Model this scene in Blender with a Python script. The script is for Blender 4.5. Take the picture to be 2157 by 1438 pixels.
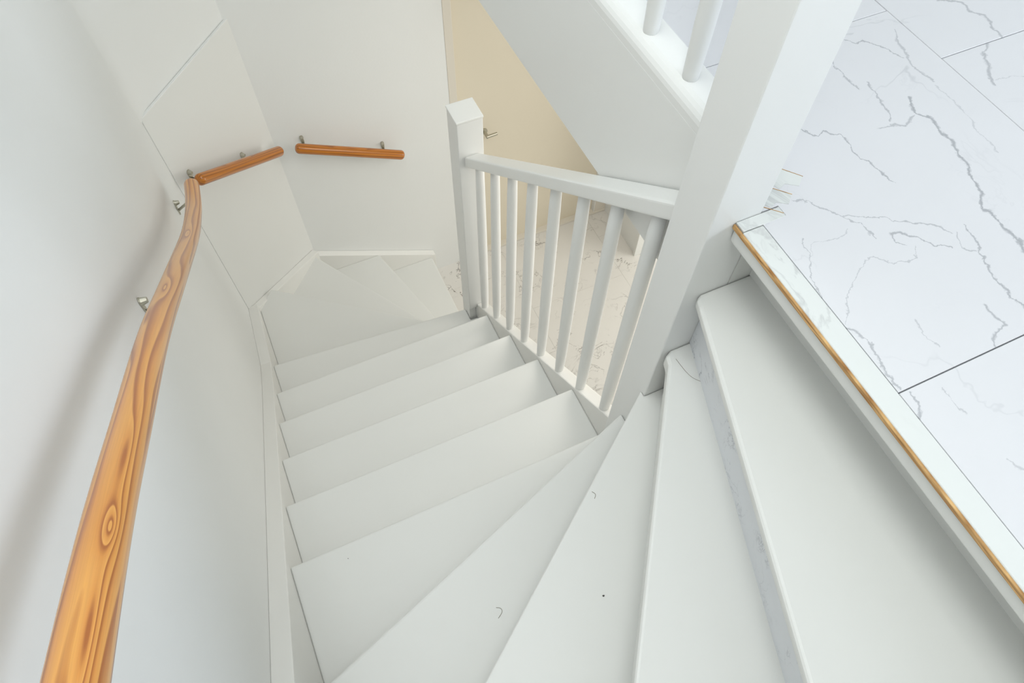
import bpy, bmesh, math, random
from mathutils import Vector, Matrix

random.seed(7)
scn = bpy.context.scene
for o in list(bpy.data.objects):
    bpy.data.objects.remove(o, do_unlink=True)
COL = scn.collection

# ------------------------------------------------------------------ camera
CAM_Z = 0.826784
F_PX = 1489.862
cam_d = bpy.data.cameras.new('camera')
cam = bpy.data.objects.new('camera', cam_d)
COL.objects.link(cam)
RIGHT = Vector((0.91022, -0.413969, 0.011324))
UP = Vector((0.352368, 0.788559, 0.503995))
FWD = Vector((0.217568, 0.454756, -0.863632))
rot = Matrix((RIGHT, UP, -FWD)).transposed()
cam.matrix_world = Matrix.Translation((0, 0, CAM_Z)) @ rot.to_4x4()
cam_d.sensor_width = 36.0
cam_d.sensor_fit = 'HORIZONTAL'
cam_d.lens = F_PX / 2157 * 36
cam_d.clip_start = 0.02
scn.camera = cam

# ------------------------------------------------------------------ world, lamps, exposure
world = bpy.data.worlds.new('world')
scn.world = world
world.use_nodes = True
world.node_tree.nodes['Background'].inputs[0].default_value = (0.80, 0.88, 1.0, 1)
world.node_tree.nodes['Background'].inputs[1].default_value = 0.6


def area(name, loc, target, sx, sy, power, color):
    d = bpy.data.lights.new(name, 'AREA')
    d.shape = 'RECTANGLE'
    d.size = sx
    d.size_y = sy
    d.energy = power
    d.color = color
    o = bpy.data.objects.new(name, d)
    COL.objects.link(o)
    o.location = loc
    o.rotation_euler = (Vector(target) - Vector(loc)).to_track_quat('-Z', 'Y').to_euler()
    return o


area('ceiling_lamp', (0.05, 0.65, 2.36), (0.05, 0.65, 0), 0.78, 2.0, 17.0, (0.97, 1.0, 0.985))
area('stair_fill', (-0.12, -0.38, 1.65), (0.35, 1.2, -0.6), 0.45, 0.9, 9.5, (0.97, 1.0, 1.0))  # added fill on the near wall, no real window; brightens far wall and fascia
area('window_daylight', (3.10, -0.7, 0.95), (0.6, 0.45, 0.3), 1.5, 1.1, 46, (0.82, 0.89, 1.0))
area('hall_lamp', (1.55, 1.0, -0.34), (1.55, 1.0, -3), 1.0, 1.0, 12, (1.0, 0.95, 0.89))
area('hall_daylight', (3.0, 1.2, -1.7), (1.0, 1.6, -2.6), 1.2, 1.6, 24, (1.0, 0.99, 0.93))

vs = scn.view_settings
vs.view_transform = 'Standard'
vs.look = 'None'
vs.exposure = 0.12
vs.gamma = 1.0
vs.use_curve_mapping = False


# ------------------------------------------------------------------ materials
def new_mat(name):
    m = bpy.data.materials.new(name)
    m.use_nodes = True
    nt = m.node_tree
    return m, nt, nt.nodes['Principled BSDF']


def paint(name, col, rough=0.5, bump=0.0, scale=60, var=0.015):
    m, nt, b = new_mat(name)
    N, L = nt.nodes, nt.links
    tc = N.new('ShaderNodeTexCoord')
    n = N.new('ShaderNodeTexNoise')
    n.inputs['Scale'].default_value = 3.0
    n.inputs['Detail'].default_value = 4
    L.new(tc.outputs['Object'], n.inputs['Vector'])
    mix = N.new('ShaderNodeMix')
    mix.data_type = 'RGBA'
    mix.inputs[6].default_value = tuple(c * (1 - var) for c in col) + (1,)
    mix.inputs[7].default_value = tuple(min(1, c * (1 + var)) for c in col) + (1,)
    L.new(n.outputs['Fac'], mix.inputs[0])
    L.new(mix.outputs[2], b.inputs['Base Color'])
    b.inputs['Roughness'].default_value = rough
    if bump:
        n2 = N.new('ShaderNodeTexNoise')
        n2.inputs['Scale'].default_value = scale
        n2.inputs['Detail'].default_value = 3
        L.new(tc.outputs['Object'], n2.inputs['Vector'])
        bp = N.new('ShaderNodeBump')
        bp.inputs['Strength'].default_value = bump
        bp.inputs['Distance'].default_value = 0.002
        L.new(n2.outputs['Fac'], bp.inputs['Height'])
        L.new(bp.outputs['Normal'], b.inputs['Normal'])
    return m


M = {}
M['wall'] = paint('wall_paint', (0.875, 0.885, 0.87), 0.75, 0.12, 90)
M['panel'] = paint('panel_paint', (0.84, 0.845, 0.82), 0.7, 0.06, 60)
M['stair'] = paint('stair_gloss_paint', (0.80, 0.805, 0.775), 0.38, 0.05, 40)
M['stairlow'] = paint('stringer_gloss_paint', (0.88, 0.875, 0.84), 0.4, 0.05, 40)
M['newel'] = paint('newel_paint', (0.86, 0.865, 0.845), 0.4, 0.04, 40)
M['rail'] = paint('rail_paint', (0.88, 0.885, 0.86), 0.35, 0.03, 40)
M['door'] = paint('cream_door_paint', (0.80, 0.73, 0.59), 0.45, 0.03, 30)
M['frame'] = paint('cream_frame_paint', (0.78, 0.73, 0.64), 0.45, 0.03, 30)
M['olive'] = paint('jamb_shade_paint', (0.66, 0.65, 0.50), 0.6, 0.03, 30)
M['dark'] = paint('dark_debris', (0.05, 0.045, 0.04), 0.8, 0.0)
M['hair'] = paint('brown_fibre', (0.25, 0.22, 0.17), 0.8, 0.0)
M['grout'] = paint('joint_grey', (0.42, 0.43, 0.46), 0.8, 0.0)


def mdf():
    m, nt, b = new_mat('brown_fibreboard')
    N, L = nt.nodes, nt.links
    tc = N.new('ShaderNodeTexCoord')
    mp = N.new('ShaderNodeMapping')
    mp.inputs['Scale'].default_value = (60, 25, 300)
    n = N.new('ShaderNodeTexNoise')
    n.inputs['Scale'].default_value = 1.0
    n.inputs['Detail'].default_value = 4
    r = N.new('ShaderNodeValToRGB')
    r.color_ramp.elements[0].position = 0.3
    r.color_ramp.elements[0].color = (0.30, 0.13, 0.035, 1)
    r.color_ramp.elements[1].position = 0.7
    r.color_ramp.elements[1].color = (0.78, 0.50, 0.22, 1)
    L.new(tc.outputs['Object'], mp.inputs[0])
    L.new(mp.outputs[0], n.inputs['Vector'])
    L.new(n.outputs['Fac'], r.inputs[0])
    L.new(r.outputs[0], b.inputs['Base Color'])
    b.inputs['Roughness'].default_value = 0.85
    return m


M['mdf'] = mdf()


def metal():
    m, nt, b = new_mat('brushed_nickel')
    N, L = nt.nodes, nt.links
    n = N.new('ShaderNodeTexNoise')
    n.inputs['Scale'].default_value = 120
    mr = N.new('ShaderNodeMapRange')
    mr.inputs['To Min'].default_value = 0.28
    mr.inputs['To Max'].default_value = 0.42
    L.new(n.outputs['Fac'], mr.inputs['Value'])
    L.new(mr.outputs[0], b.inputs['Roughness'])
    b.inputs['Base Color'].default_value = (0.50, 0.48, 0.40, 1)
    b.inputs['Metallic'].default_value = 0.9
    return m


M['nickel'] = metal()

# veins of the marble print on the landing floor: polylines in metres, (strength, half width)
VEINS = [
    ([(1.029, .598), (1.012, .564), (1.027, .54), (1.022, .497), (1.015, .468), (1.01, .438), (.998, .418), (.986, .379), (.968, .356), (.968, .33), (.973, .299), (.963, .267)], 0.85, .0042),
    ([(1.008, .559), (.975, .546), (.953, .553), (.933, .562)], 0.6, .0035),
    ([(1.022, .766), (1.034, .751), (1.053, .753), (1.069, .729), (1.077, .702), (1.091, .683)], 0.75, .0022),
    ([(1.126, .755), (1.108, .721), (1.103, .691), (1.086, .659), (1.093, .637), (1.097, .61)], 0.55, .0035),
    ([(1.09, .601), (1.094, .557), (1.088, .513), (1.075, .474), (1.072, .437)], 0.4, .002),
    ([(.987, .658), (.98, .62), (.973, .587), (.961, .563)], 0.65, .0026),
    ([(.963, .726), (.959, .689), (.964, .647)], 0.65, .0026),
    ([(.81, .612), (.828, .587), (.84, .594), (.864, .572), (.861, .53), (.872, .487), (.875, .451)], 0.8, .0021),
    ([(.704, .486), (.729, .475), (.744, .446), (.772, .409), (.777, .374)], 0.65, .0016),
    ([(.756, .433), (.806, .409), (.824, .39), (.849, .375), (.88, .353), (.889, .338)], 0.65, .0019),
    ([(.812, .349), (.8, .357), (.803, .37), (.815, .371), (.836, .352), (.85, .333), (.867, .317)], 0.75, .0021),
    ([(.918, .34), (.91, .306), (.897, .28), (.89, .241), (.885, .213), (.887, .19)], 0.75, .0028),
    ([(.896, .337), (.883, .31), (.899, .295)], 0.6, .0018),
    ([(.674, .415), (.667, .39), (.645, .357), (.635, .32)], 0.6, .0015),
    ([(.75, .406), (.736, .396), (.685, .406), (.665, .387)], 0.4, .0012),
    ([(.823, .341), (.807, .324), (.792, .321), (.772, .332), (.754, .351), (.735, .349), (.699, .326), (.669, .305), (.64, .272)], 0.5, .0014),
    ([(.637, .267), (.653, .238), (.650, .222), (.642, .194), (.645, .163)], 0.7, .0028),
    ([(.842, .218), (.841, .193), (.843, .181), (.814, .173), (.803, .161)], 0.7, .0032),
    ([(.734, .241), (.731, .213), (.733, .192)], 0.5, .0013),
    ([(.652, .153), (.648, .133), (.638, .118)], 0.7, .0028),
    ([(.695, .141), (.695, .122), (.699, .098)], 0.5, .0014),
    ([(1.259, .791), (1.301, .766), (1.292, .737), (1.309, .719), (1.297, .68), (1.292, .657)], 0.65, .004),
    ([(1.256, .654), (1.233, .637), (1.202, .597), (1.188, .561)], 0.65, .0042),
    ([(1.2, .573), (1.223, .568), (1.252, .562)], 0.4, .0014),
    ([(.735, .565), (.76, .60), (.752, .67), (.79, .72)], 0.45, .0018),
    ([(.70, .03), (.72, -.02), (.705, -.06)], 0.45, .0018),
]


def noise_vein(N, L, vec, scale, dist, width, mscale, mlo, mhi):
    """thin lines where a distorted noise crosses its middle value, kept only in patches"""
    n = N.new('ShaderNodeTexNoise')
    n.inputs['Scale'].default_value = scale
    n.inputs['Detail'].default_value = 5
    n.inputs['Roughness'].default_value = 0.6
    n.inputs['Distortion'].default_value = dist
    L.new(vec, n.inputs['Vector'])
    s = N.new('ShaderNodeMath')
    s.operation = 'SUBTRACT'
    s.inputs[1].default_value = 0.5
    L.new(n.outputs['Fac'], s.inputs[0])
    a = N.new('ShaderNodeMath')
    a.operation = 'ABSOLUTE'
    L.new(s.outputs[0], a.inputs[0])
    mr = N.new('ShaderNodeMapRange')
    mr.inputs['From Min'].default_value = 0
    mr.inputs['From Max'].default_value = width
    mr.inputs['To Min'].default_value = 1
    mr.inputs['To Max'].default_value = 0
    L.new(a.outputs[0], mr.inputs['Value'])
    n2 = N.new('ShaderNodeTexNoise')
    n2.inputs['Scale'].default_value = mscale
    n2.inputs['Detail'].default_value = 2
    L.new(vec, n2.inputs['Vector'])
    m2 = N.new('ShaderNodeMapRange')
    m2.inputs['From Min'].default_value = mlo
    m2.inputs['From Max'].default_value = mhi
    L.new(n2.outputs['Fac'], m2.inputs['Value'])
    mu = N.new('ShaderNodeMath')
    mu.operation = 'MULTIPLY'
    L.new(mr.outputs[0], mu.inputs[0])
    L.new(m2.outputs[0], mu.inputs[1])
    return mu.outputs[0]


def marble(name, base, vein, veins=None, scale=3.2, strength=0.7, seed=(0, 0, 0), rough=0.3, stretch=(1, 1, 1), w=0.012):
    m, nt, b = new_mat(name)
    N, L = nt.nodes, nt.links
    tc = N.new('ShaderNodeTexCoord')
    mp = N.new('ShaderNodeMapping')
    mp.inputs['Location'].default_value = seed
    mp.inputs['Scale'].default_value = stretch
    L.new(tc.outputs['Object'], mp.inputs[0])
    v = mp.outputs[0]
    f1 = noise_vein(N, L, v, scale, 0.8, w, scale * 0.8, 0.50, 0.66)
    mul = N.new('ShaderNodeMath')
    mul.operation = 'MULTIPLY'
    mul.inputs[1].default_value = strength
    L.new(f1, mul.inputs[0])
    f2 = noise_vein(N, L, v, scale * 2.3, 1.0, w * 1.6, scale * 1.3, 0.52, 0.68)
    mul2 = N.new('ShaderNodeMath')
    mul2.operation = 'MULTIPLY'
    mul2.inputs[1].default_value = strength * 0.55
    L.new(f2, mul2.inputs[0])
    mx = N.new('ShaderNodeMath')
    mx.operation = 'MAXIMUM'
    L.new(mul.outputs[0], mx.inputs[0])
    L.new(mul2.outputs[0], mx.inputs[1])
    out = mx.outputs[0]
    if veins:
        # raggedness: displace the coordinates a little with two octaves of noise
        nw = N.new('ShaderNodeTexNoise')
        nw.inputs['Scale'].default_value = 28
        nw.inputs['Detail'].default_value = 4
        nw.inputs['Roughness'].default_value = 0.65
        L.new(tc.outputs['Object'], nw.inputs['Vector'])
        sb = N.new('ShaderNodeVectorMath')
        sb.operation = 'SUBTRACT'
        sb.inputs[1].default_value = (0.5, 0.5, 0.5)
        L.new(nw.outputs['Color'], sb.inputs[0])
        sc = N.new('ShaderNodeVectorMath')
        sc.operation = 'MULTIPLY'
        sc.inputs[1].default_value = (0.028, 0.028, 0)
        L.new(sb.outputs[0], sc.inputs[0])
        flat = N.new('ShaderNodeVectorMath')
        flat.operation = 'MULTIPLY'
        flat.inputs[1].default_value = (1, 1, 0)
        L.new(tc.outputs['Object'], flat.inputs[0])
        ad = N.new('ShaderNodeVectorMath')
        ad.operation = 'ADD'
        L.new(flat.outputs[0], ad.inputs[0])
        L.new(sc.outputs[0], ad.inputs[1])
        P = ad.outputs[0]
        # width modulation along the veins
        nm = N.new('ShaderNodeTexNoise')
        nm.inputs['Scale'].default_value = 45
        nm.inputs['Detail'].default_value = 3
        L.new(tc.outputs['Object'], nm.inputs['Vector'])
        nw.inputs['Scale'].default_value = 34
        wm = N.new('ShaderNodeMapRange')
        wm.inputs['From Min'].default_value = 0.32
        wm.inputs['From Max'].default_value = 0.68
        wm.inputs['To Min'].default_value = 0.25
        wm.inputs['To Max'].default_value = 1.5
        L.new(nm.outputs['Fac'], wm.inputs['Value'])
        for pts, st, hw in veins:
            dist = None
            for a, c in zip(pts, pts[1:]):
                A = Vector((a[0], a[1], 0))
                D = Vector((c[0] - a[0], c[1] - a[1], 0))
                s1 = N.new('ShaderNodeVectorMath')
                s1.operation = 'SUBTRACT'
                s1.inputs[1].default_value = A
                L.new(P, s1.inputs[0])
                d1 = N.new('ShaderNodeVectorMath')
                d1.operation = 'DOT_PRODUCT'
                d1.inputs[1].default_value = D / D.length_squared
                L.new(s1.outputs[0], d1.inputs[0])
                cl = N.new('ShaderNodeClamp')
                L.new(d1.outputs['Value'], cl.inputs[0])
                s2 = N.new('ShaderNodeVectorMath')
                s2.operation = 'SCALE'
                s2.inputs[0].default_value = D
                L.new(cl.outputs[0], s2.inputs['Scale'])
                d2 = N.new('ShaderNodeVectorMath')
                d2.operation = 'DISTANCE'
                L.new(s1.outputs[0], d2.inputs[0])
                L.new(s2.outputs[0], d2.inputs[1])
                if dist is None:
                    dist = d2.outputs['Value']
                else:
                    mn = N.new('ShaderNodeMath')
                    mn.operation = 'MINIMUM'
                    L.new(dist, mn.inputs[0])
                    L.new(d2.outputs['Value'], mn.inputs[1])
                    dist = mn.outputs[0]
            dv = N.new('ShaderNodeMath')
            dv.operation = 'DIVIDE'
            L.new(dist, dv.inputs[0])
            L.new(wm.outputs[0], dv.inputs[1])
            mr = N.new('ShaderNodeMapRange')
            mr.interpolation_type = 'SMOOTHSTEP'
            mr.inputs['From Min'].default_value = hw * 0.10
            mr.inputs['From Max'].default_value = hw * 1.20
            mr.inputs['To Min'].default_value = st
            mr.inputs['To Max'].default_value = 0
            L.new(dv.outputs[0], mr.inputs['Value'])
            m2 = N.new('ShaderNodeMath')
            m2.operation = 'MAXIMUM'
            L.new(out, m2.inputs[0])
            L.new(mr.outputs[0], m2.inputs[1])
            out = m2.outputs[0]
    # faint clouds
    cn = N.new('ShaderNodeTexNoise')
    cn.inputs['Scale'].default_value = 5
    cn.inputs['Detail'].default_value = 3
    L.new(v, cn.inputs['Vector'])
    cm = N.new('ShaderNodeMix')
    cm.data_type = 'RGBA'
    cm.inputs[6].default_value = tuple(c * 0.965 for c in base) + (1,)
    cm.inputs[7].default_value = tuple(base) + (1,)
    L.new(cn.outputs['Fac'], cm.inputs[0])
    mix = N.new('ShaderNodeMix')
    mix.data_type = 'RGBA'
    mix.inputs[7].default_value = tuple(vein) + (1,)
    L.new(cm.outputs[2], mix.inputs[6])
    L.new(out, mix.inputs[0])
    L.new(mix.outputs[2], b.inputs['Base Color'])
    b.inputs['Roughness'].default_value = rough
    return m


M['marble'] = marble('marble_laminate', (0.75, 0.75, 0.765), (0.36, 0.37, 0.39), VEINS, scale=2.6, strength=0.32, w=0.008)
M['marble_strip'] = marble('marble_profile', (0.76, 0.78, 0.755), (0.36, 0.36, 0.36), scale=9, strength=0.55, seed=(3, 1, 2), stretch=(1, .45, 1), rough=0.3, w=0.03)
M['marble_riser'] = marble('marble_riser_board', (0.82, 0.84, 0.87), (0.25, 0.26, 0.30), scale=13, strength=0.9, seed=(5, 7, 2), w=0.016)
M['marble_hall'] = marble('marble_hall_laminate', (0.80, 0.78, 0.74), (0.14, 0.12, 0.10), scale=3.4, strength=1.0, seed=(2, 9, 4), rough=0.3, w=0.010)


def pine(name, knots, c_dark, c_mid, c_light, kv=9.0, rough=0.28):
    """varnished pine read in the rail's own UV: u = metres along, v = metres around"""
    m, nt, b = new_mat(name)
    N, L = nt.nodes, nt.links
    uv = N.new('ShaderNodeUVMap')
    sep = N.new('ShaderNodeSeparateXYZ')
    L.new(uv.outputs[0], sep.inputs[0])

    def math_(op, a, c=None, clamp=False):
        n = N.new('ShaderNodeMath')
        n.operation = op
        n.use_clamp = clamp
        for i, x in enumerate((a, c)):
            if x is None:
                continue
            if isinstance(x, (int, float)):
                n.inputs[i].default_value = x
            else:
                L.new(x, n.inputs[i])
        return n.outputs[0]
    mp = N.new('ShaderNodeMapping')
    mp.inputs['Scale'].default_value = (1.1, 16, 1)
    L.new(uv.outputs[0], mp.inputs[0])
    n1 = N.new('ShaderNodeTexNoise')
    n1.inputs['Scale'].default_value = 1.0
    n1.inputs['Detail'].default_value = 2.5
    L.new(mp.outputs[0], n1.inputs['Vector'])
    field = math_('MULTIPLY', n1.outputs['Fac'], kv)
    field = math_('ADD', field, math_('MULTIPLY', sep.outputs[1], 62.0))
    for (ku, kw, ru, rw, amp) in knots:
        du = math_('DIVIDE', math_('SUBTRACT', sep.outputs[0], ku), ru)
        dw = math_('DIVIDE', math_('SUBTRACT', sep.outputs[1], kw), rw)
        r2 = math_('ADD', math_('MULTIPLY', du, du), math_('MULTIPLY', dw, dw))
        g = math_('DIVIDE', amp, math_('ADD', r2, 1.0))
        field = math_('ADD', field, g)
    fr = math_('FRACT', field)
    # saw tooth -> soft early wood rising to a sharp late wood line
    ramp = N.new('ShaderNodeValToRGB')
    cr = ramp.color_ramp
    cr.elements[0].position = 0.0
    cr.elements[0].color = c_light + (1,)
    cr.elements[1].position = 1.0
    cr.elements[1].color = c_light + (1,)
    e = cr.elements.new(0.5)
    e.color = c_mid + (1,)
    e = cr.elements.new(0.80)
    e.color = c_dark + (1,)
    e = cr.elements.new(0.9)
    e.color = c_dark + (1,)
    L.new(fr, ramp.inputs[0])
    # fine fibres
    mp2 = N.new('ShaderNodeMapping')
    mp2.inputs['Scale'].default_value = (12, 700, 1)
    L.new(uv.outputs[0], mp2.inputs[0])
    n2 = N.new('ShaderNodeTexNoise')
    n2.inputs['Scale'].default_value = 1.0
    n2.inputs['Detail'].default_value = 3
    L.new(mp2.outputs[0], n2.inputs['Vector'])
    mr = N.new('ShaderNodeMapRange')
    mr.inputs['To Min'].default_value = 0.86
    mr.inputs['To Max'].default_value = 1.12
    L.new(n2.outputs['Fac'], mr.inputs['Value'])
    mul = N.new('ShaderNodeVectorMath')
    mul.operation = 'SCALE'
    L.new(ramp.outputs[0], mul.inputs[0])
    L.new(mr.outputs[0], mul.inputs['Scale'])
    L.new(mul.outputs[0], b.inputs['Base Color'])
    b.inputs['Roughness'].default_value = rough
    b.inputs['Coat Weight'].default_value = 0.5
    b.inputs['Coat Roughness'].default_value = 0.12
    return m


# ------------------------------------------------------------------ mesh helpers
def link(name, bm, mat, parent=None, smooth=False):
    me = bpy.data.meshes.new(name)
    bmesh.ops.recalc_face_normals(bm, faces=bm.faces)
    bm.to_mesh(me)
    bm.free()
    if smooth:
        for p in me.polygons:
            p.use_smooth = True
    me.materials.append(mat)
    o = bpy.data.objects.new(name, me)
    COL.objects.link(o)
    if parent:
        o.parent = parent
        o.matrix_parent_inverse = parent.matrix_world.inverted()
    return o


def tag(o, label=None, cat=None, group=None, kind=None):
    for k, v in (('label', label), ('category', cat), ('group', group), ('kind', kind)):
        if v:
            o[k] = v
    return o


def empty(name, loc):
    o = bpy.data.objects.new(name, None)
    o.location = loc
    COL.objects.link(o)
    o.matrix_world = Matrix.Translation(loc)
    return o


def bevel(bm, w, seg=2, edges=None):
    bmesh.ops.recalc_face_normals(bm, faces=bm.faces)
    if w > 0:
        bmesh.ops.bevel(bm, geom=list(edges or bm.edges), offset=w, segments=seg, profile=0.6, affect='EDGES', clamp_overlap=True)


def box(x0, x1, y0, y1, z0, z1, bw=0.0, seg=2):
    bm = bmesh.new()
    vs_ = [bm.verts.new((x, y, z)) for z in (z0, z1) for y in (y0, y1) for x in (x0, x1)]
    for f in ((0, 1, 3, 2), (4, 5, 7, 6), (0, 1, 5, 4), (2, 3, 7, 6), (0, 2, 6, 4), (1, 3, 7, 5)):
        bm.faces.new([vs_[i] for i in f])
    bevel(bm, bw, seg)
    return bm


def prism(pts, off, bw=0.0, seg=2):
    """closed polygon (3-d points) extruded by the vector off"""
    bm = bmesh.new()
    off = Vector(off)
    a = [bm.verts.new(p) for p in pts]
    c = [bm.verts.new(Vector(p) + off) for p in pts]
    bm.faces.new(a)
    bm.faces.new(c[::-1])
    n = len(pts)
    for i in range(n):
        bm.faces.new((a[i], a[(i + 1) % n], c[(i + 1) % n], c[i]))
    bevel(bm, bw, seg)
    return bm


def slab(pts2, z1, z0, bw=0.0, seg=2):
    return prism([(x, y, z0) for x, y in pts2], (0, 0, z1 - z0), bw, seg)


def join(bm, other):
    me = bpy.data.meshes.new('tmp')
    other.to_mesh(me)
    other.free()
    bm.from_mesh(me)
    bpy.data.meshes.remove(me)
    return bm


def cyl(p0, p1, r0, r1=None, seg=20, bw=0.0):
    r1 = r0 if r1 is None else r1
    p0, p1 = Vector(p0), Vector(p1)
    d = p1 - p0
    bm = bmesh.new()
    bmesh.ops.create_cone(bm, cap_ends=True, segments=seg, radius1=r0, radius2=r1, depth=d.length)
    q = d.to_track_quat('Z', 'Y').to_matrix().to_4x4()
    bmesh.ops.transform(bm, matrix=Matrix.Translation((p0 + p1) / 2) @ q, verts=bm.verts)
    if bw:
        bevel(bm, bw, 2, [e for e in bm.edges if len(e.link_faces) == 2 and any(len(f.verts) > 4 for f in e.link_faces)])
    return bm


def lathe(p0, prof, seg=20):
    """vertical turned piece: prof = [(radius, height above p0)]"""
    bm = bmesh.new()
    rings = []
    for r, h in prof:
        rings.append([bm.verts.new((p0[0] + r * math.cos(2 * math.pi * i / seg), p0[1] + r * math.sin(2 * math.pi * i / seg), p0[2] + h)) for i in range(seg)])
    for a, c in zip(rings, rings[1:]):
        for i in range(seg):
            bm.faces.new((a[i], a[(i + 1) % seg], c[(i + 1) % seg], c[i]))
    bm.faces.new(rings[0])
    bm.faces.new(rings[-1])
    return bm


def smooth_path(pts, n=8):
    P = [Vector(p) for p in pts]
    out = []
    for i in range(len(P) - 1):
        p0 = P[max(i - 1, 0)]
        p1, p2 = P[i], P[i + 1]
        p3 = P[min(i + 2, len(P) - 1)]
        for k in range(n):
            t = k / n
            out.append(0.5 * ((2 * p1) + (p2 - p0) * t + (2 * p0 - 5 * p1 + 4 * p2 - p3) * t * t + (3 * p1 - p0 - 3 * p2 + p3) * t ** 3))
    out.append(P[-1])
    return out


def rail_mesh(path, r, seg=28, round_r=0.016):
    """round rail along a path with softly rounded ends; UV in metres"""
    P = [Vector(p) for p in path]
    # resample ends to add the rounding rings
    acc = [0.0]
    for a, c in zip(P, P[1:]):
        acc.append(acc[-1] + (c - a).length)
    T = acc[-1]

    def at(s):
        s = max(0, min(T, s))
        for i in range(len(P) - 1):
            if s <= acc[i + 1] or i == len(P) - 2:
                t = (s - acc[i]) / (acc[i + 1] - acc[i])
                return P[i].lerp(P[i + 1], t), (P[i + 1] - P[i]).normalized()
    ss = []
    k = 6
    for j in range(k + 1):
        a = math.pi / 2 * j / k
        ss.append((round_r * (1 - math.cos(a)), r - round_r + round_r * math.sin(a)))
    mid = [s for s in acc if round_r * 1.5 < s < T - round_r * 1.5]
    rings = ss + [(s, r) for s in mid] + [(T - s, q) for s, q in ss[::-1]]
    bm = bmesh.new()
    uvl = bm.loops.layers.uv.new('UVMap')
    V = []
    for s, rad in rings:
        c, d = at(s)
        side = d.cross(Vector((0, 0, 1))).normalized()
        up = side.cross(d).normalized()
        V.append([bm.verts.new(c + side * (rad * math.cos(2 * math.pi * i / seg)) + up * (rad * math.sin(2 * math.pi * i / seg))) for i in range(seg)])
    circ = 2 * math.pi * r
    for j in range(len(V) - 1):
        for i in range(seg):
            f = bm.faces.new((V[j][i], V[j][(i + 1) % seg], V[j + 1][(i + 1) % seg], V[j + 1][i]))
            uvs = ((rings[j][0], i), (rings[j][0], i + 1), (rings[j + 1][0], i + 1), (rings[j + 1][0], i))
            for lp, (u, w) in zip(f.loops, uvs):
                lp[uvl].uv = (u, w / seg * circ)
    for ring, s in ((V[0], 0), (V[-1], T)):
        f = bm.faces.new(ring)
        for i, lp in enumerate(f.loops):
            lp[uvl].uv = (s, i / seg * circ)
    return bm


# ------------------------------------------------------------------ dimensions
H = 0.185                 # riser
GO = 0.22649              # going of the straight flight
Y5 = 0.567                # nosing of the first straight tread
XW = -0.353               # left wall
XS = -0.308               # inner face of the wall string
XI = 0.588                # inner face of the open string
YN = -0.36                # string at the near wall
YF = 2.567                # far wall
ZL = -15 * H              # hall floor
ZC = 2.42                 # ceiling
TT = 0.036                # tread thickness
NX0, NX1 = 0.554, 0.650   # newel posts
PA = Vector((XW, 2.154, 0))
PB = Vector((0.031, YF, 0))
PT = (PB - PA).normalized()
PN = Vector((PT.y, -PT.x, 0))          # out of the corner, towards the stairs


def zn(y):
    return -5 * H - (H / GO) * (y - Y5)


# ------------------------------------------------------------------ the setting
def struct(name, bm, mat):
    return tag(link(name, bm, mat), kind='structure')


struct('wall_left', box(XW - 0.10, XW, -0.50, YF, ZL - 0.1, ZC), M['wall'])
struct('wall_near', box(XW - 0.10, 0.66, -0.50, YN - 0.045, ZL - 0.1, ZC), M['wall'])
far = bmesh.new()
join(far, box(XW - 0.10, 0.868, YF, YF + 0.12, ZL - 0.1, -0.02))
join(far, box(0.868, 1.885, YF, YF + 0.12, -0.64, -0.02))
join(far, box(XW - 0.10, 3.3, YF, YF + 0.12, 0.0, ZC))
join(far, box(1.80, 3.3, YF, YF + 0.12, ZL - 0.1, -0.02))
struct('wall_far', far, M['wall'])
# upper room
struct('wall_right', box(3.2, 3.3, -1.6, YF, -0.30, ZC), M['wall'])
struct('wall_back', box(0.60, 3.3, -1.7, -1.6, -0.30, ZC), M['wall'])
struct('wall_return', box(0.56, 0.66, -1.7, -0.5, -0.30, ZC), M['wall'])
struct('ceiling', box(XW - 0.1, 3.3, -1.7, YF + 0.12, ZC, ZC + 0.1), M['wall'])
# corner board: a flat panel set diagonally across the corner, open slit at its left edge
g = 0.0035
a0 = PA + PT * g + PN * 0.0
b0 = PB
ztop_a, zbot = -0.843, ZL
pan = prism([(a0.x, a0.y, zbot), (b0.x, b0.y, zbot), (b0.x, b0.y, ztop_a), (a0.x, a0.y, ztop_a)], -PN * 0.012, 0.0015, 1)
struct('wall_corner', pan, M['panel'])
# the plastered splay behind and above the board
q1 = PB - PN * 0.0125
q0 = PA - PN * 0.0125
q0 = q0 + PT * ((XW - q0.x) / PT.x)
RC = 0.13
tl = RC * math.tan(math.atan2(PT.x, PT.y) / 2)
t0 = q0 + Vector((0, -tl, 0))
t1 = q0 + PT * tl
cc = t0 + Vector((RC, 0, 0))
ang = math.atan2(PT.x, PT.y)
arc = [(cc.x - RC * math.cos(ang * i / 10), cc.y + RC * math.sin(ang * i / 10)) for i in range(11)]
pl = arc + [(q1.x + PT.x * .02, q1.y + PT.y * .02), (XW - 0.02, YF + 0.02), (XW - 0.02, t0.y)]
sp_ = slab(pl, ZC, ztop_a - 0.004)
spo = struct('wall_splay', sp_, M['wall'])
for p in spo.data.polygons:
    p.use_smooth = abs(p.normal.z) < 0.5 and p.normal.x > 0.3
spo.data.set_sharp_from_angle(angle=math.radians(20))

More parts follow.
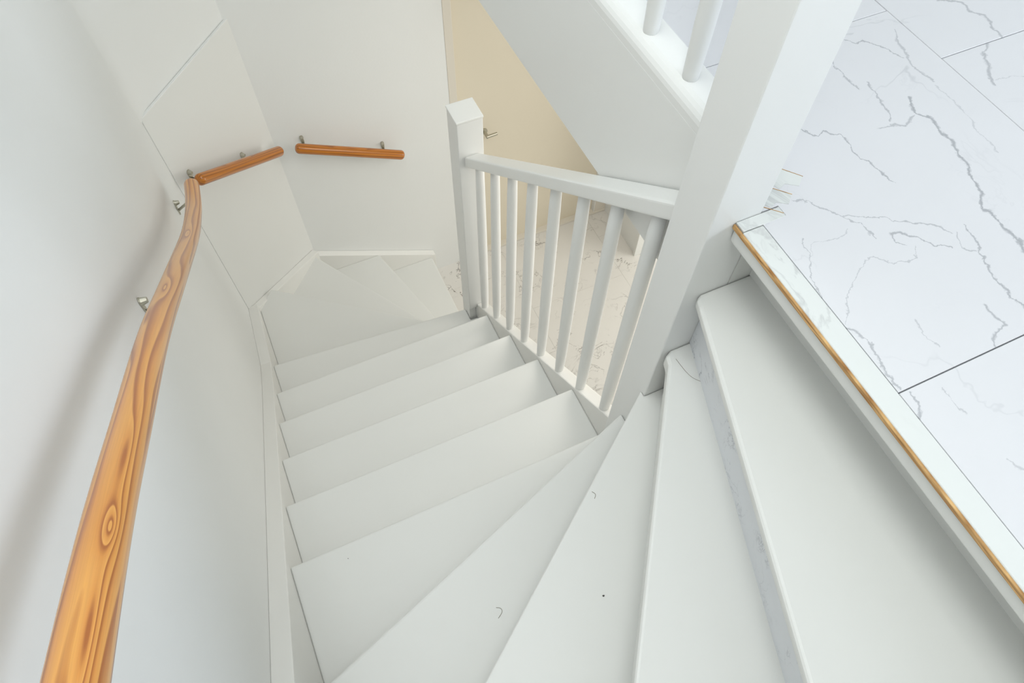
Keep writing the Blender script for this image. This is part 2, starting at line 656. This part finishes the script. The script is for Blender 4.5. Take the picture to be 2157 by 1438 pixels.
# landing slab, edge boards
sl_ = box(0.662, 3.2, 0.4868, YF, -0.31, -0.010)
join(sl_, box(0.706, 3.2, -1.6, 0.4868, -0.31, -0.010))
struct('slab', sl_, M['wall'])
struct('trim_2', box(0.630, 0.646, 0.575, YF, -0.31, 0.022, 0.0015), M['rail'])      # fascia under the landing rail
struct('trim_3', box(0.602, 0.7055, YN, 0.487, -0.043, -0.0085, 0.010, 4), M['stair'])  # white nosing batten
struct('wall_under', box(0.706, 0.74, -0.5, 0.487, ZL, -0.311), M['wall'])

# landing floor: laminate tiles with recessed joints
fl = struct('floor', box(0.64, 3.2, -1.6, YF, -0.0098, -0.007), M['grout'])
gp = 0.0009


def tile(name, pts, z1, z0, mat, parent, bw=0.0005):
    bm = slab(pts, z1, z0, bw, 1)
    return link(name, bm, mat, parent)


def rect(x0, x1, y0, y1):
    return [(x0 + gp, y0 + gp), (x1 - gp, y0 + gp), (x1 - gp, y1 - gp), (x0 + gp, y1 - gp)]


for (x0, x1, y0, y1) in [(0.637, 1.15, -1.132, -0.487), (0.637, 1.15, -0.487, 0.158),
                         (1.15, 1.75, -1.28, -0.635), (1.15, 1.75, -0.635, 0.010), (1.15, 1.75, 0.010, 0.655), (1.15, 1.75, 0.655, 1.30),
                         (1.15, 1.75, 1.30, 1.945), (1.15, 1.75, 1.945, YF), (1.75, 2.35, -0.487, 0.158), (1.75, 2.35, 0.158, 0.803),
                         (1.75, 2.35, 0.803, 1.448), (1.75, 2.35, -1.132, -0.487), (1.75, 2.35, 1.448, YF), (2.35, 2.95, 0.01, 0.655), (2.35, 2.95, -0.635, 0.01),
                         (2.35, 2.95, 0.655, 1.30), (0.700, 1.15, 0.803, 1.448), (0.700, 1.15, 1.448, 2.093), (0.700, 1.15, 2.093, YF)]:
    tile('tile', rect(x0, x1, y0, y1), 0.0, -0.007, M['marble'], fl)
# tile cut around the newel post, with its stepped saw cuts
tile('tile', [(0.637 + gp, 0.158 + gp), (1.15 - gp, 0.158 + gp), (1.15 - gp, 0.803 - gp), (0.700, 0.803 - gp),
              (0.700, 0.577), (0.6515, 0.577), (0.6515, 0.4885), (0.6805, 0.4885), (0.6805, 0.468), (0.637 + gp, 0.4675)], 0.0, -0.007, M['marble'], fl, 0.0)
# thin off-cuts filling the stepped saw cuts beside the post, brown sawn edge showing
for pts in ([(0.698, 0.526), (0.729, 0.5485), (0.7505, 0.5225), (0.734, 0.508), (0.716, 0.521), (0.701, 0.515)],
            [(0.660, 0.500), (0.690, 0.5225), (0.7125, 0.498), (0.697, 0.484), (0.6815, 0.495), (0.668, 0.4885)]):
    tile('filler_piece', pts, 0.0006, 0.0001, M['marble_strip'], fl, 0.0)
for (xa, ya, xb, yb) in ((0.729, 0.549, 0.751, 0.522), (0.690, 0.523, 0.713, 0.498), (0.657, 0.495, 0.679, 0.472)):
    dv = Vector((yb - ya, xa - xb, 0)).normalized() * -0.0009
    link('sawn_edge', prism([(xa, ya, 0.0001), (xb, yb, 0.0001), (xb + dv.x, yb + dv.y, 0.0001), (xa + dv.x, ya + dv.y, 0.0001)], (0, 0, 0.0008)), M['mdf'], fl)
# profile strip along the floor edge
strip = tag(link('trim_4', box(0.6005, 0.6365, YN - 0.04, 0.465, -0.0082, 0.0012, 0.0022, 3), M['marble_strip']), kind='structure')
link('board_edge', box(0.5968, 0.6012, YN - 0.04, 0.4655, -0.0085, -0.0006, 0.0006, 1), M['mdf'], strip)
end = bmesh.new()
join(end, slab([(0.6035, 0.4665), (0.6800, 0.4665), (0.6800, 0.4862), (0.6030, 0.4862)], 0.0004, -0.0075, 0.0006, 1))
link('end_piece', end, M['marble_strip'], strip)
link('end_edge', box(0.5985, 0.6025, 0.4655, 0.4862, -0.011, -0.002, 0.001, 1), M['mdf'], strip)

# hall below
hf = struct('floor_hall', box(XW - 0.1, 3.3, -0.5, YF + 0.15, ZL - 0.1, ZL - 0.007), M['grout'])
for i in range(4):
    x0 = 0.50 + i * 0.62
    for j in range(-1, 5):
        y0 = -0.20 + j * 0.645 * 1.0 + (0.32 if i % 2 else 0.0)
        y1 = min(y0 + 0.645, YF)
        y0 = max(y0, -0.5)
        if y1 - y0 < 0.03:
            continue
        tile('tile', [(x0 + .0004, y0 + .0004), (x0 + .6196, y0 + .0004), (x0 + .6196, y1 - .0004), (x0 + .0004, y1 - .0004)], ZL, ZL - 0.007, M['marble_hall'], hf, 0.0)
struct('trim_5', box(0.905, 1.885, YF - 0.006, YF + 0.06, ZL, ZL + 0.018, 0.003), M['frame'])   # door threshold
struct('wall_hall_east', box(1.885, 1.985, 2.17, YF, ZL, -0.31), M['wall'])
struct('wall_hall_end', box(3.1, 3.2, -0.5, YF, ZL, -0.31), M['wall'])
struct('wall_hall_south', box(0.74, 3.2, -0.5, -0.40, ZL, -0.31), M['wall'])
tb = bmesh.new()
join(tb, box(1.875, 1.995, 2.150, 2.170, ZL, ZL + 0.22, 0.003))
struct('trim_6', tb, M['rail'])

# hall door
d = struct('door_1', box(0.912, 1.80, YF + 0.030, YF + 0.070, ZL + 0.006, -0.66, 0.003), M['door'])
dh = bmesh.new()
join(dh, cyl((1.053, YF + 0.0299, -1.80), (1.053, YF + 0.022, -1.80), 0.018, bw=0.001))
join(dh, cyl((1.053, YF + 0.028, -1.80), (1.053, YF - 0.022, -1.80), 0.009))
join(dh, cyl((1.047, YF - 0.018, -1.80), (1.108, YF - 0.018, -1.797), 0.0085, bw=0.002))
link('door_handle', dh, M['nickel'], d)
fr = bmesh.new()
join(fr, box(0.868, 0.908, YF - 0.002, YF + 0.09, ZL, -0.61, 0.003))
join(fr, box(1.804, 1.885, YF - 0.002, YF + 0.09, ZL, -0.61, 0.003))
join(fr, box(0.908, 1.804, YF - 0.002, YF + 0.09, -0.655, -0.61, 0.003))
link('door_frame', fr, M['frame'], d)

# ------------------------------------------------------------------ staircase
st = empty('staircase', (0.1, 0.9, ZL))
tag(st, 'white painted closed-riser staircase winding down from the marble landing to the hall', 'staircase')

# nosing end points, newel side -> wall side
I = {0: (0.600, 0.487), 1: (0.576, 0.4865), 2: (0.562, 0.4865), 3: (0.5535, 0.500), 4: (0.5535, 0.5335), 5: (0.5535, Y5)}
O = {0: (0.600, YN), 1: (0.305, YN), 2: (-0.044, YN), 3: (XS, -0.120), 4: (XS, 0.240), 5: (XS, Y5)}
for k in (6, 7, 8, 9):
    I[k] = (XI, Y5 + (k - 5) * GO)
    O[k] = (XS, Y5 + (k - 5) * GO)
I[10] = (0.5535, 1.650)
O[10] = (XS, 1.718)
I[11] = (0.5535, 1.655)
O[11] = (-0.2276, 2.254)
I[12] = (0.5535, 1.668)
O[12] = (0.020, 2.520)
I[13] = (0.5850, 1.690)
O[13] = (0.360, 2.530)
I[14] = (0.6650, 1.690)
O[14] = (0.6650, 2.530)


def back(a, c, dist, ref):
    """points a,c moved away from the descending side by dist"""
    a, c = Vector(a), Vector(c)
    n = (c - a).orthogonal().normalized()
    if (Vector(ref) - a).dot(n) > 0:
        n = -n
    return a + n * dist, c + n * dist


for k in range(1, 15):
    z = -k * H
    i1, o1 = Vector(I[k]), Vector(O[k])
    mid = (i1 + o1) / 2
    bi, bo = back(I[k - 1], O[k - 1], 0.034, mid)
    if k == 1:
        pts = [i1 + Vector((-0.000, -0.022)), i1 + Vector((0.004, -0.008)), i1 + Vector((0.016, 0)), (0.7055, 0.4865), (0.7055, YN), o1]
    elif k == 2:
        pts = [i1 + Vector((-0.006, -0.026)), i1 + Vector((-0.001, -0.008)), i1 + Vector((0.014, 0)), (0.63, 0.4865), (bo.x + 0.0, YN), o1]
        pts[3] = (0.634, 0.4865)
        pts[4] = (0.363, YN)
    elif k == 3:
        pts = [i1, (0.5535, 0.4865), (0.609, 0.4865), (0.013, YN), (XS, YN), o1]
    elif k == 4:
        pts = [i1, (0.5535, 0.445), (XS, -0.178), o1]
    elif k == 5:
        pts = [i1, (0.5535, 0.485), (XS, 0.192), o1]
    elif k == 6:
        pts = [i1, (XI, 0.577), (0.5535, 0.577), (0.5535, 0.522), (XS, 0.522), o1]
    elif k in (7, 8, 9):
        pts = [i1, (XI, i1.y - GO - 0.045), (XS, i1.y - GO - 0.045), o1]
    elif k == 10:
        pts = [i1, (0.5535, 1.588), (XI, 1.588), (XI, 1.427), (XS, 1.427), o1]
    elif k == 11:
        pts = [i1, (0.5535, 1.602), (XS, 1.670), (XS, 2.166), o1]
    elif k == 12:
        pts = [i1, (0.5535, 1.600), (-0.262, 2.212), o1]
    elif k == 13:
        pts = [i1, (0.570, 1.6815), (0.5535, 1.6815), (0.512, 1.640), (-0.022, 2.478), (0.030, 2.530), o1]
    else:
        pts = [i1, (0.540, 1.690), (0.312, 2.530), o1]
    tk = 0.021 if k == 1 else TT
    bm = slab([tuple(p)[:2] for p in pts], z, z - tk, 0.007, 3)
    link('tread', bm, M['stair'], st)
    # riser board under the nosing of this tread, set back
    nrm = (o1 - i1).orthogonal().normalized()
    # towards the upper side
    up_ref = (Vector(I[k - 1]) + Vector(O[k - 1])) / 2
    if (up_ref - mid).dot(nrm) < 0:
        nrm = -nrm
    sb = 0.041 if k == 1 else 0.030
    p0 = i1 + nrm * sb
    p1 = o1 + nrm * sb
    if k == 1:
        p0 = p0 + (p0 - p1).normalized() * 0.0
        t = (0.4865 - p0.y) / (p0 - p1).y
        p0 = p0 + (p0 - p1) * t
    q = 0.012
    zb = -(k + 1) * H
    bm = prism([(p0.x, p0.y, zb), (p1.x, p1.y, zb), ((p1 + nrm * q).x, (p1 + nrm * q).y, zb), ((p0 + nrm * q).x, (p0 + nrm * q).y, zb)], (0, 0, H - tk), 0.0)
    r = link('riser', bm, M['marble_riser'] if k == 1 else M['stair'], st)
    if k == 1:
        r['label'] = 'marble-print riser board under the top tread'
link('side_board', box(0.6505, 0.7055, 0.4867, 0.500, -H - 0.021, -0.0435), M['stair'], st)
link('riser', box(0.693, 0.7055, YN, 0.4865, -H, -0.0435), M['stair'], st)

# strings
TO = 0.035


def yz_board(x0, x1, top, bottom, bw=0.003):
    pts = [(x0, y, z) for y, z in top] + [(x0, y, z) for y, z in bottom[::-1]]
    return prism(pts, (x1 - x0, 0, 0), bw, 2)


link('stringer', yz_board(XW, XS, [(YN, zn(YN) + TO), (1.50, zn(1.50) + TO), (1.72, -1.818), (1.95, -1.912), (2.172, -2.003)],
                          [(YN, zn(YN) - 0.30), (1.50, zn(1.50) - 0.30), (1.72, -2.15), (1.95, -2.30), (2.172, -2.50)]), M['stairlow'], st)
# along the corner panel
a1 = PA + PN * 0.001 + PT * 0.005
b1 = PB + PN * 0.001 - PT * 0.012
b = prism([(a1.x, a1.y, -1.998), (b1.x, b1.y, -2.215), (b1.x, b1.y, -2.70), (a1.x, a1.y, -2.50)], PN * 0.036, 0.003, 2)
link('stringer', b, M['stairlow'], st)
# far wall
b = prism([(0.020, YF - 0.001, -2.232), (0.688, YF - 0.001, -2.577), (0.688, YF - 0.001, ZL), (0.020, YF - 0.001, ZL)], (0, -0.037, 0), 0.003, 2)
link('stringer', b, M['stairlow'], st)
# open side
TOI = 0.010
link('stringer', yz_board(XI, 0.628, [(0.575, zn(0.575) + TOI), (1.590, zn(1.59) + TOI)], [(0.575, zn(0.575) - 0.29), (1.590, zn(1.59) - 0.29)], 0.004), M['stairlow'], st)
# near wall (short board behind the upper winders)
b = prism([(XS, YN, zn(YN) + TO), (0.64, YN, -0.02), (0.64, YN, -0.5), (XS, YN, zn(YN) - 0.5)], (0, -0.042, 0), 0.003, 2)
link('stringer', b, M['stairlow'], st)
# small string from lower newel to the foot
b = prism([(0.651, 1.66, -2.50), (0.700, 1.66, -2.56), (0.700, 1.66, ZL), (0.651, 1.66, ZL)], (0, -0.036, 0), 0.003, 2)
link('stringer', b, M['stairlow'], st)

# ------------------------------------------------------------------ newel posts
n1 = link('newel_post', box(NX0, NX1, 0.487, 0.575, -1.12, 1.02, 0.0035, 3), M['newel'])
tag(n1, 'tall square white newel post rising at the corner of the marble landing', 'post', 'square newel posts')
n2 = empty('newel_post', (0.597, 1.635, ZL))
tag(n2, 'short square white newel post with flat cap at the lower turn of the stairs', 'post', 'square newel posts')
link('shaft', box(0.5545, 0.6435, 1.591, 1.679, -1.775, -0.727, 0.003, 2), M['newel'], n2)
foot = bmesh.new()
join(foot, box(0.5865, 0.6435, 1.591, 1.679, ZL + 0.0005, -1.7752, 0.002, 1))
join(foot, box(0.5545, 0.5863, 1.600, 1.679, ZL + 0.0005, -1.7752, 0.002, 1))
link('foot', foot, M['newel'], n2)
link('cap', box(0.5525, 0.6455, 1.589, 1.681, -0.7268, -0.718, 0.003, 2), M['rail'], n2)

# ------------------------------------------------------------------ stair balustrade
sbal = empty('stair_balustrade', (0.6, 1.08, -1.3))
tag(sbal, 'white balustrade of eight round spindles sloping down between the two newel posts', 'balustrade')
RT = 0.4295   # handrail top:  z = RT - slope*y
sl = H / GO


def rail_box(x0, x1, y0, y1, c1, c0, bw=0.006):
    return prism([(x0, y0, c0 - sl * y0), (x0, y1, c0 - sl * y1), (x0, y1, c1 - sl * y1), (x0, y0, c1 - sl * y0)], (x1 - x0, 0, 0), bw, 3)


link('handrail', rail_box(0.573, 0.627, 0.5755, 1.5905, RT, RT - 0.045), M['rail'], sbal)


def spindle(x, y, z0, z1, r=0.0165):
    h = z1 - z0
    return lathe((x, y, z0), [(r * .80, 0), (r * .86, 0.02), (r * .98, 0.12 * h), (r * 1.04, 0.40 * h), (r * 1.02, 0.6 * h), (r * .94, 0.88 * h), (r * .82, h)], 20)


for i in range(8):
    y = 0.652 + i * 0.1262
    link('baluster', spindle(0.604, y, zn(y) - 0.004, RT - 0.03 - sl * y), M['newel'], sbal, smooth=True)

# landing balustrade
lbal = empty('landing_balustrade', (0.665, 1.5, 0.0))
tag(lbal, 'white balustrade with round spindles standing along the edge of the upper landing', 'balustrade')
link('base_rail', prism([(x, 0.5755, z) for x, z in ((0.6302, 0.0222), (0.6302, 0.036), (0.6320, 0.044), (0.6360, 0.0505), (0.6420, 0.0555), (0.6500, 0.058),
                                               (0.6960, 0.058), (0.6990, 0.056), (0.700, 0.052), (0.700, 0.0003), (0.6465, 0.0003), (0.6465, 0.0222))],
                      (0, YF - 0.5755, 0)), M['rail'], lbal)
link('handrail', box(0.637, 0.693, 0.5755, YF, 0.90, 0.95, 0.01, 3), M['rail'], lbal)
for i in range(15):
    y = 0.738 + i * 0.127
    if y < YF - 0.05:
        link('baluster', spindle(0.662, y, 0.050, 0.91), M['newel'], lbal, smooth=True)

# ------------------------------------------------------------------ wooden handrails
KN = [(0.70, .0195, .030, .0060, 2.6), (0.575, .021, .075, .0052, 2.0), (0.83, .0205, .10, .0070, 2.2), (1.45, .03, .05, .006, 1.6), (2.0, .028, .05, .006, 1.6)]
M['pine'] = pine('varnished_pine', KN, (0.40, 0.12, 0.018), (0.66, 0.27, 0.05), (0.76, 0.36, 0.08), kv=5)
M['pine2'] = pine('varnished_pine_short', [(0.25, .03, .09, .006, 2.0)], (0.33, 0.10, 0.008), (0.50, 0.155, 0.006), (0.56, 0.19, 0.010), kv=4)


def bracket(parent, wall, nrm, along, railpt, size=1.0):
    """elongated plate on the wall with a domed screw and an arm to the underside of the rail"""
    wall, nrm, along, railpt = Vector(wall), Vector(nrm).normalized(), Vector(along).normalized(), Vector(railpt)
    w = nrm.cross(along).normalized()
    bm = bmesh.new()
    n = 12
    prof = []
    hl, hw = 0.030 * size, 0.008 * size
    for i in range(n):
        a = 2 * math.pi * i / n
        prof.append(wall + along * (math.copysign(hl - hw, math.sin(a)) + hw * math.sin(a)) + w * (hw * math.cos(a)) + nrm * 0.0005)
    c = [bm.verts.new(p) for p in prof]
    e = [bm.verts.new(p + nrm * 0.003) for p in prof]
    bm.faces.new(c)
    bm.faces.new(e)
    for i in range(n):
        bm.faces.new((c[i], c[(i + 1) % n], e[(i + 1) % n], e[i]))
    plate = link('bracket', bm, M['nickel'], parent)
    s = bmesh.new()
    sp = wall + along * 0.019 * size
    join(s, cyl(sp + nrm * 0.003, sp + nrm * 0.017, 0.0095 * size, 0.0060 * size, 14, 0.001))
    link('screw_cap', s, M['nickel'], plate)
    arm = bmesh.new()
    base = wall - along * 0.012 * size + nrm * 0.003
    knee = railpt - Vector((0, 0, 0.010)) - nrm * 0.012
    join(arm, cyl(base, knee, 0.0045 * size, seg=12))
    join(arm, cyl(knee, railpt, 0.0045 * size, seg=12))
    ball = bmesh.new()
    bmesh.ops.create_icosphere(ball, subdivisions=2, radius=0.0047 * size)
    bmesh.ops.translate(ball, vec=knee, verts=ball.verts)
    join(arm, ball)
    link('arm', arm, M['nickel'], plate, smooth=True)


# long rail on the left wall
XR = -0.268
path = smooth_path([(XR, -0.30, 0.52), (XR, -0.10, 0.405), (XR, 0.171, 0.246), (XR, 0.33, 0.148), (XR, 0.485, 0.043), (XR, 0.749, -0.139), (XR, 1.018, -0.345),
                    (XR, 1.396, -0.635), (XR, 1.60, -0.772), (XR, 1.74, -0.852), (XR, 1.885, -0.915)], 8)
r1 = empty('wooden_handrail', (XR, 0.8, -0.2))
tag(r1, 'long varnished pine handrail curving down along the left wall', 'handrail', 'wall handrails')
link('rail', rail_mesh(path, 0.0232), M['pine'], r1, smooth=True)


def z_at(y):
    for a, c in zip(path, path[1:]):
        if a.y <= y <= c.y:
            return a.z + (c.z - a.z) * (y - a.y) / (c.y - a.y)


for y in (0.18, 1.045, 1.918 - 0.09):
    zc = z_at(y)
    wz = {0.18: zc - 0.03, 1.045: -0.416}.get(y, -1.022)
    wy = {0.18: 0.18, 1.045: 1.040}.get(y, 1.912)
    bracket(r1, (XW, wy, wz), (1, 0, 0), (0, 0.12, 1), (XR, y, z_at(y) - 0.021))

# second rail on the corner panel, third on the far wall
o2 = PN * 0.083


def short_rail(name, label, pa, pb, nrm, brs, wallpt):
    pa, pb = Vector(pa), Vector(pb)
    e = empty(name, (pa + pb) / 2)
    tag(e, label, 'handrail', 'wall handrails')
    link('rail', rail_mesh([pa.lerp(pb, t / 6) for t in range(7)], 0.0228), M['pine2'], e, smooth=True)
    for t in brs:
        c = pa.lerp(pb, t)
        n = Vector(nrm)
        foot_ = c - n * ((c - Vector(wallpt)).dot(n)) + Vector((0, 0, -0.022))
        bracket(e, foot_, n, (0, 0, 1), c - Vector((0, 0, 0.021)))
    return e


short_rail('wooden_handrail', 'short orange pine handrail on the diagonal corner panel', (-0.275, 2.115, -1.122), (0.045, 2.463, -1.418), PN, (0.10, 0.70), PA)
short_rail('wooden_handrail', 'short orange pine handrail on the far wall nearest the hall door', (0.110, 2.484, -1.448), (0.585, 2.484, -1.680), (0, -1, 0), (0.09, 0.84), (0, YF, 0))


# ------------------------------------------------------------------ bits of dirt on the steps
def crumb(label, x, y, k, r):
    bm = bmesh.new()
    bmesh.ops.create_icosphere(bm, subdivisions=1, radius=r)
    for v in bm.verts:
        v.co = Vector((v.co.x * random.uniform(.7, 1.5), v.co.y * random.uniform(.6, 1.2), v.co.z * 0.4))
        v.co += Vector((x, y, -k * H + r * 0.35))
    tag(link('debris_crumb', bm, M['dark']), label, 'debris', 'crumbs of dirt on the treads')


def fibre(label, pts, k, r=0.0005):
    P = smooth_path([(x, y, -k * H + r) for x, y in pts], 5)
    bm = bmesh.new()
    prev = None
    for i, p in enumerate(P):
        dd = (P[min(i + 1, len(P) - 1)] - P[max(i - 1, 0)]).normalized()
        s = dd.cross(Vector((0, 0, 1))).normalized()
        ring = [bm.verts.new(p + s * r * a + Vector((0, 0, r * b_))) for a, b_ in ((1, 0), (0, 1), (-1, 0), (0, -1))]
        if prev:
            for j in range(4):
                bm.faces.new((prev[j], prev[(j + 1) % 4], ring[(j + 1) % 4], ring[j]))
        else:
            bm.faces.new(ring)
        prev = ring
    bm.faces.new(prev)
    tag(link('debris_fibre', bm, M['hair']), label, 'debris', 'loose fibres on the treads')


crumb('dark crumb lying alone in the middle of the third tread from the top', 0.276, 0.156, 3, 0.0022)
crumb('tiny dark crumb on the fifth tread near the left stringer', -0.174, 0.53, 5, 0.0012)
fibre('short curled brown fibre on the middle of the fourth tread', [(0.092, 0.228), (0.104, 0.236), (0.104, 0.244), (0.096, 0.249)], 4)
fibre('short bent brown fibre on the third tread near its inner end', [(0.348, 0.328), (0.354, 0.335), (0.350, 0.343)], 3)
fibre('thin grey thread looping on the second tread beside the tall newel', [(0.575, 0.465), (0.578, 0.435), (0.584, 0.415), (0.598, 0.398)], 2, 0.0004)
